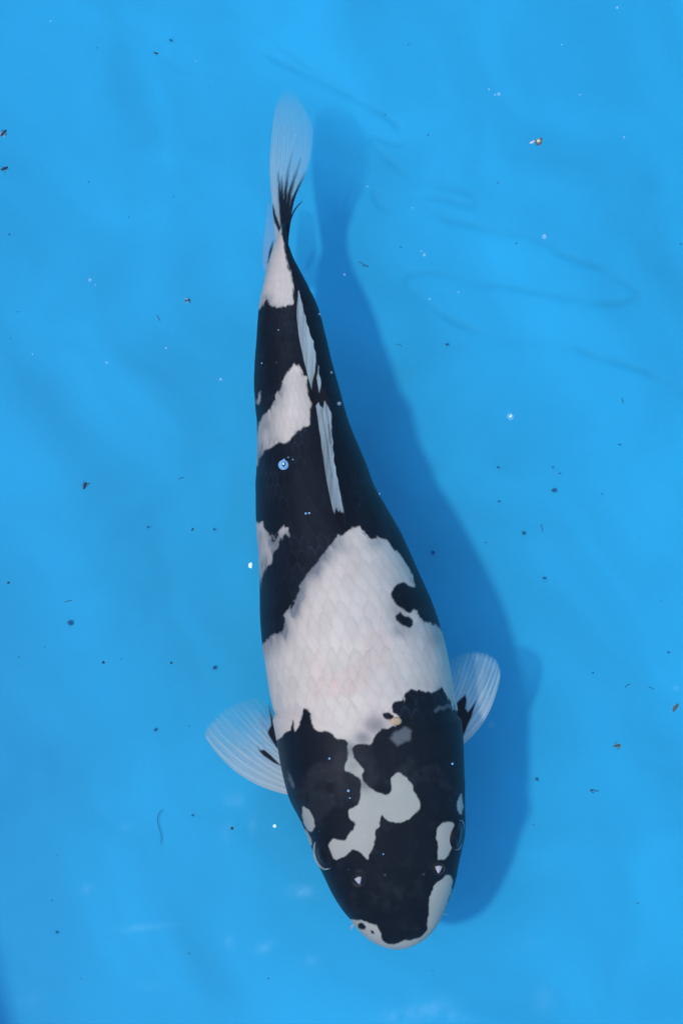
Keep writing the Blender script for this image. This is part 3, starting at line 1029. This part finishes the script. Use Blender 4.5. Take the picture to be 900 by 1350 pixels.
nostril(472.5, 1160, 0.25)
nostril(577, 1145, -0.05)

M_BARB = plain('barbel_skin', (0.45, 0.50, 0.54), 0.5, 0.2, 0.2)
for pts in ([(470, 1217), (465, 1220), (462.5, 1224), (464, 1227)], [(577, 1207), (582, 1205.5), (586, 1205), (590, 1206)]):
    p = curve(pts, 14)
    pp = P(p[:, 0], p[:, 1], np.linspace(172, 160, 14) * MM)
    v, q = tube(pp, np.interp(np.linspace(0, 1, 14), [0, 0.6, 1], [2.2, 1.3, 0.15]) * MM)
    mesh_obj('barbel', v, q, M_BARB, koi, KO)

c, n = surf(522, 951)
n = n / np.linalg.norm(n)
parts = [dome(c, n, [(7.0 * MM, -0.0008), (6.8 * MM, 0.0006), (4.8 * MM, 0.0011), (2.2 * MM, 0.0013), (0.01 * MM, 0.00135)], 24, 1.05, 0.75)]
M_GOLD = plain('bright_scale', (0.85, 0.40, 0.20), 0.3, 0.4, 0.6, 1600)
gs = mesh_obj('bright_scale', *join(parts), M_GOLD, koi, KO)
gs['label'] = 'single pinkish gold shining scale behind the head'

# ------------------------------------------------------------------ floating and sunken bits
M_BLACK = plain('insect_and_glint_black', (0.012, 0.013, 0.02), 0.35, 0.4, 0.5, 1500)
M_BROWN = plain('husk_brown', (0.09, 0.065, 0.045), 0.5, 0.3, 0.6, 1200)
M_DARK = plain('dirt_dark', (0.02, 0.15, 0.28), 0.8, 0.1, 0.5, 1200)
M_WING = water_material('insect_wing', 0.35, (0.35, 0.35, 0.4))
M_WHITE = plain('flake_glint_white', (0.85, 0.87, 0.9), 0.5, 0.3, 0.1)
M_BUB = water_material('bubble_film', 0.16, (0.75, 0.88, 1.0))
M_FOAM = water_material('bubble_milky', 0.55, (0.35, 0.62, 0.85))
M_HAIR = plain('fibre_dark', (0.03, 0.06, 0.10), 0.7, 0.1, 0.3)


def lump(c, rx, ry, rz, ang=0.0, seed=0, nr=9, ns=12, rough=0.25):
    k = np.linspace(-np.pi / 2 + 0.02, np.pi / 2 - 0.02, nr)
    th = np.linspace(0, 2 * np.pi, ns, endpoint=False)
    K, T = np.meshgrid(k, th, indexing='ij')
    f = 1 + rough * (fbm(np.cos(T) * 1.7 + 5 + K, np.sin(T) * 1.7 + K * 1.3 + 3, seed, 2) - 0.5) * 2
    x, y, z = np.cos(K) * np.cos(T) * rx * f, np.cos(K) * np.sin(T) * ry * f, np.sin(K) * rz * f
    ca, sa = math.cos(ang), math.sin(ang)
    v = np.stack([x * ca - y * sa, x * sa + y * ca, z], -1).reshape(-1, 3) * MM + c
    return v, grid_quads(nr, ns, True)


def water_pt(px, py):
    p = P(px, py, ZW)
    p[2] = water_z(p[0:1], p[1:2])[0]
    return p


def fly(px, py, size, ang, seed, legs, label, wings=True, mat=None, group=None):
    c = water_pt(px, py)
    rg = np.random.default_rng(seed)
    d = np.array([math.cos(ang), math.sin(ang), 0])
    e = np.array([-d[1], d[0], 0])
    s = size
    parts = [lump(c - d * s * 0.22 * MM, s * 0.34, s * 0.17, s * 0.15, ang, seed), lump(c + d * s * 0.16 * MM, s * 0.2, s * 0.18, s * 0.16, ang, seed + 1),
             lump(c + d * s * 0.38 * MM, s * 0.12, s * 0.13, s * 0.12, ang, seed + 2)]
    for k in range(legs):
        sd = 1 if k % 2 else -1
        f = rg.uniform(-0.2, 0.4)
        sp = rg.uniform(0.35, 0.62)
        pts = [c + d * s * f * 0.4 * MM, c + (d * f * 0.8 + e * sd * sp * 0.5) * s * MM + [0, 0, 0.0006], c + (d * (f + rg.uniform(-0.4, 0.4)) + e * sd * sp) * s * MM]
        parts.append(tube(curve(pts, 7), np.linspace(0.5, 0.28, 7) * MM, 5))
    v, q = join(parts)
    o = mesh_obj('drowned_fly', v, q, mat or M_BLACK, None, c)
    if wings:
        wp = []
        for sd in (-1, 1):
            ww = lump(c + (-d * 0.25 + e * sd * 0.26) * s * MM + [0, 0, 0.0005], s * 0.36, s * 0.13, s * 0.02, ang - sd * 0.5, seed + 5, rough=0.08)
            w = mesh_obj('wing', *ww, M_WING, o, c)
    tag(o, label, 'insect', group)


fly(5.5, 175, 10, 0.9, 11, 4, 'black drowned fly with pale wing glint, upper of two flies floating close together')
fly(6.5, 222, 9, 0.45, 12, 3, 'black drowned fly with one trailing leg, lower of two flies floating close together', False)
fly(112.5, 640, 9, 1.2, 13, 6, 'tiny black fly with spread legs floating beside the koi\'s dark flank', False)
fly(248, 396, 7, 0.2, 14, 3, 'small black gnat with a hanging leg floating beside the koi\'s tail root')
fly(206, 70, 6, -0.2, 15, 1, 'tiny dark midge with brownish head floating beyond the koi\'s tail', False)
fly(813, 983, 9, 0.15, 16, 3, 'small orange brown insect with one long leg floating past the koi\'s shadow', False, M_BROWN)


def husk():
    c = water_pt(709, 187)
    v, q = join([lump(c, 4.6, 4.2, 3.2, 0.3, 31), lump(c + np.array([2.5, 3.2, 0.0]) * MM, 3.2, 1.6, 2.2, 0.5, 32)])
    o = mesh_obj('seed_husk', v, q, plain('husk_shell', (0.10, 0.12, 0.10), 0.35, 0.5, 0.8, 500), None, c)
    v, q = lump(c + np.array([0.2, 0.6, 2.6]) * MM, 2.4, 2.2, 1.6, 0, 33)
    mesh_obj('kernel', v, q, plain('kernel_tan', (0.75, 0.50, 0.25), 0.3, 0.5, 0.3), o, c)
    v, q = lump(c + np.array([-7.2, -0.2, 0.2]) * MM, 3.6, 1.4, 0.7, 0.45, 34)
    mesh_obj('loose_skin', v, q, plain('skin_pale', (0.55, 0.50, 0.60), 0.4, 0.4, 0.3), o, c)
    tag(o, 'brown and tan husk with a pale loose skin, largest floating scrap', 'debris')


husk()
c = water_pt(889, 933)
tag(mesh_obj('seed', *join([lump(c, 5.2, 2.3, 1.8, 0.9, 41), lump(c + np.array([2.8, 3.4, 0.2]) * MM, 1.8, 1.5, 1.2, 0.9, 42)]), plain('seed_brown', (0.09, 0.085, 0.075), 0.5, 0.3, 0.6), None, c),
    'slim brown seed floating on the open water past the koi\'s right pectoral fin', 'debris')
c = water_pt(330, 745)
tag(mesh_obj('white_flake', *join([lump(c, 2.3, 3.4, 0.8, -0.2, 43), lump(c + np.array([0.5, -2.3, 0.1]) * MM, 1.3, 1.5, 0.6, 0, 44)]), M_WHITE, None, c),
    'bright white oval flake floating beside the koi\'s flank', 'flake')
c = water_pt(362, 1089)
tag(mesh_obj('white_flake', *lump(c, 2.0, 2.0, 1.0, 0, 45), M_WHITE, None, c), 'tiny round white fleck floating beside the koi\'s cheek', 'flake')


def fibre(pts, r, label, floor=False, group=None, knots=()):
    p = curve(pts, 40)
    z = ZG + 0.002 if floor else ZW + 0.0002
    pp = P(p[:, 0], p[:, 1], z)
    parts = [tube(pp, np.interp(np.linspace(0, 1, 40), [0, 0.1, 0.9, 1], [0.2, 1, 1, 0.2]) * r * MM, 6)]
    for (kx, ky, kr) in knots:
        parts.append(lump(P(kx, ky, z), kr, kr * 0.8, kr * 0.6, 0, int(kx)))
    c = pp[20].copy()
    o = mesh_obj('fibre', *join(parts), M_HAIR, None, c)
    tag(o, label, 'fibre', group)


fibre([(472, 345), (477, 347), (479, 350), (482, 349), (485, 352)], 0.55, 'short wriggly dark fibre floating beside the tail shadow', knots=[(480, 350.5, 1.2), (484, 351.5, 1.1)])
fibre([(216, 1067), (210, 1072), (208, 1083), (211, 1095), (213, 1104), (212, 1114)], 0.34, 'long thin curved hair lying on the pool floor near the koi\'s left fin', True)
fibre([(777, 1043), (781, 1041), (785, 1043), (789, 1042)], 0.6, 'dark tangled fibre clump floating past the koi\'s head shadow', knots=[(779, 1042, 1.6), (781, 1044.5, 1.2)])
FG = 'hair-thin fibres on the open water'
for pts in ([(823, 907), (826, 903), (831, 902)], [(854, 905), (858, 907), (862, 909)], [(819, 524), (820, 528), (821, 532)], [(712, 690), (714, 696), (715, 702)], [(522, 453), (527, 455), (530, 457)],
            [(207, 415), (209, 419), (212, 423)], [(235, 632), (239, 630), (243, 629)], [(85, 1100 - 306), (92, 792), (96, 791)]):
    fibre(pts, 0.45, 'hair-thin short dark fibre floating on the open blue water', group=FG)


def speck(px, py, r, floor, seed):
    c = P(px, py, ZG + 0.0015) if floor else water_pt(px, py)
    rg = np.random.default_rng(seed)
    a = rg.uniform(0, 3)
    parts = [lump(c, r, r * rg.uniform(0.6, 0.95), r * 0.6, a, seed, rough=0.4)]
    if r > 1.4:
        parts.append(lump(c + np.array([rg.uniform(-1, 1) * r, rg.uniform(-1, 1) * r, 0]) * MM, r * 0.5, r * 0.4, r * 0.35, a, seed + 1))
    if floor:
        o = mesh_obj('dirt_speck', *join(parts), M_DARK, None, c)
        lab = {(571, 728): 'small dark blurred speck of dirt lying inside the shadow of the koi\'s body', (93, 821): 'largest smudge-like dirt speck on the pool floor, on the side away from the shadow',
               (730, 646): 'largest dark dirt speck on the pool floor, on the shadow\'s side of the koi'}
        tag(o, lab.get((px, py), 'small dark blurred speck of dirt lying on the sunlit pool floor'), 'speck', 'dirt specks on the pool floor')
    else:
        o = mesh_obj('floating_speck', *join(parts), M_BLACK, None, c)
        tag(o, 'black speck floating between the koi\'s left fin and left eye' if (px, py) == (306, 1092) else 'tiny black speck floating on the open clear blue water', 'speck', 'black specks floating on the water')


FLOORSP = [(571, 728, 2.6), (717, 762, 2.1), (730, 646, 3.0), (690, 703, 2.4), (283, 880, 2.4), (93, 821, 3.4), (816, 586, 1.6), (195, 695, 1.6), (656, 616, 1.5), (728, 616, 1.2), (737, 624, 1.2), (657, 661, 1.8),
           (707, 1027, 1.9), (589, 454, 2.0), (225, 53, 2.2), (282, 698, 1.6), (205, 962, 1.8), (254, 1075, 1.6), (880, 860, 1.4), (75, 1229, 1.6)]
FLOATSP = [(137, 873, 2.0), (226, 874, 1.9), (254, 698, 2.0), (12, 768, 1.9), (306, 1092, 2.3), (781, 887, 1.4), (13, 309, 1.4), (128, 63, 0.9), (507, 151, 1.1), (160, 1010 - 141, 0.9), (25, 866, 0.9), (59, 853, 1.0), (564, 178, 1.1),
           (538, 59, 1.0), (680, 321, 1.2), (528, 326, 1.3), (69, 1187, 1.0), (75, 1128, 0.9), (249, 1257, 1.1), (107, 1290, 1.0), (840, 1191, 1.2), (570, 1280, 1.0), (250, 957, 0.9), (897, 322, 1.3), (640, 715, 1.3), (793, 651, 1.2),
           (871, 792, 0.9), (842, 708, 0.8), (170, 286, 0.9), (117, 240, 1.0), (229, 259, 0.9), (24, 411, 1.0), (14, 446, 0.9), (354, 1290, 1.1), (703, 1087, 0.9), (656, 241, 1.2)]
for k, (x, y, r) in enumerate(FLOORSP):
    speck(x, y, r, True, 100 + k)
for k, (x, y, r) in enumerate(FLOATSP):
    speck(x, y, r * 0.85, False, 200 + k)


def bubble(px, py, r, label, group=None, mat=None, z=None, big=False):
    c = water_pt(px, py) if z is None else P(px, py, z)
    k = np.linspace(-0.35, np.pi / 2, 12)
    rr = r * MM
    pr = [(rr * math.cos(t) + 1e-7, rr * 0.8 * math.sin(t)) for t in k]
    v, q = dome(c, np.array([0.001, 0.0, 1.0]), pr, 24)
    o = mesh_obj('bubble', v, q, mat or M_BUB, None, c)
    if big:
        # the bubble's dark and white glint, modelled as small coloured lumps
        v, q = lump(c + np.array([0.4, 0.0, r * 0.8]) * MM, r * 0.30, r * 0.52, r * 0.12, -0.15, 9)
        f = mesh_obj('glint_dark', v, q, M_BLACK, o, c)
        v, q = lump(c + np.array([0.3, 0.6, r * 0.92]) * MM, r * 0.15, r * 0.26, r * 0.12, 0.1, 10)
        mesh_obj('glint_white', v, q, M_WHITE, o, c)
        v, q = lump(c + np.array([0.8, r * 0.95, 0.3]) * MM, r * 0.22, r * 0.3, r * 0.15, 0.1, 12)
        mesh_obj('foam_tip', v, q, mat or M_BUB, o, c)
    else:
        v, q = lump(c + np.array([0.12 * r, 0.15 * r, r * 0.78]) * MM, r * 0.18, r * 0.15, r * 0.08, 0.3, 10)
        mesh_obj('glint', v, q, M_WHITE, o, c)  # white lump put on as the bubble's highlight
    tag(o, label, 'bubble', group)


bubble(373.5, 613, 6.2, 'round pale blue bubble with dark fleck over the koi\'s black flank', mat=M_FOAM, big=True)
bubble(672.5, 549, 4.6, 'clear round bubble floating alone on open water beside the koi\'s shadow')
bubble(717, 312, 3.4, 'clear bubble floating beside a dark ripple line on the pool floor')
BG = 'small clear bubbles floating on the water'
for (x, y, r) in [(119, 369, 2.2), (126, 375, 1.1), (291, 500, 2.0), (657, 124, 2.3), (652, 125, 1.4), (644, 118, 1.5), (813, 10, 1.9), (740, 59, 1.1), (559, 336, 2.2), (555, 331, 1.3), (484, 240 + 6, 1.2), (822, 181, 1.5), (141, 478, 1.7),
                  (67, 28, 1.3), (258, 80, 1.1), (389, 178, 1.3), (219, 459, 1.5), (43, 467, 1.2), (764, 125, 1.1), (604, 385, 1.2), (566, 394, 1.4), (543, 274, 1.2), (454, 362, 1.5), (447, 532, 2.4), (437, 491, 1.4), (421, 414, 1.3), (500, 651, 1.2)]:
    bubble(x, y, r, {(447, 532): 'largest clear bubble floating along the edge of the koi\'s dark tail flank', (389, 178): 'single tiny clear bubble floating above the koi\'s tail fin'}.get((x, y), 'small clear bubble with a pale glint floating on the water'), BG)
BH = 'pale specks of air over the koi'
for (x, y, r) in [(459, 1042.5, 2.0), (461, 1052, 1.2), (434, 1000, 1.6), (596, 1007, 1.7), (403, 677, 1.6), (407.5, 676.5, 1.6), (345, 479, 1.0), (367, 435, 1.0), (505, 1126, 1.2), (380, 603, 1.0), (386, 606, 1.0)]:
    bubble(x, y, r * 0.8, 'one of two pin-head bubbles side by side beside the dorsal fin base' if int(y) in (676, 677) else 'pin-head bluish bubble floating right above the koi\'s black skin', BH, mat=M_FOAM)


def dust():
    rg = np.random.default_rng(77)
    parts = []
    for k in range(140):
        c = water_pt(rg.uniform(-20, 920), rg.uniform(-20, 1370)) if k % 2 else P(rg.uniform(-20, 920), rg.uniform(-20, 1370), ZG + 0.0012)
        r = 0.35 + 0.5 * rg.random() ** 3
        parts.append(lump(c, r, r * 0.8, r * 0.5, rg.uniform(0, 3), k, 4, 6))
    o = mesh_obj('dust', *join(parts), M_DARK)
    o['kind'] = 'stuff'
    o['label'] = 'fine dark dust specks scattered through the clear blue water'


dust()
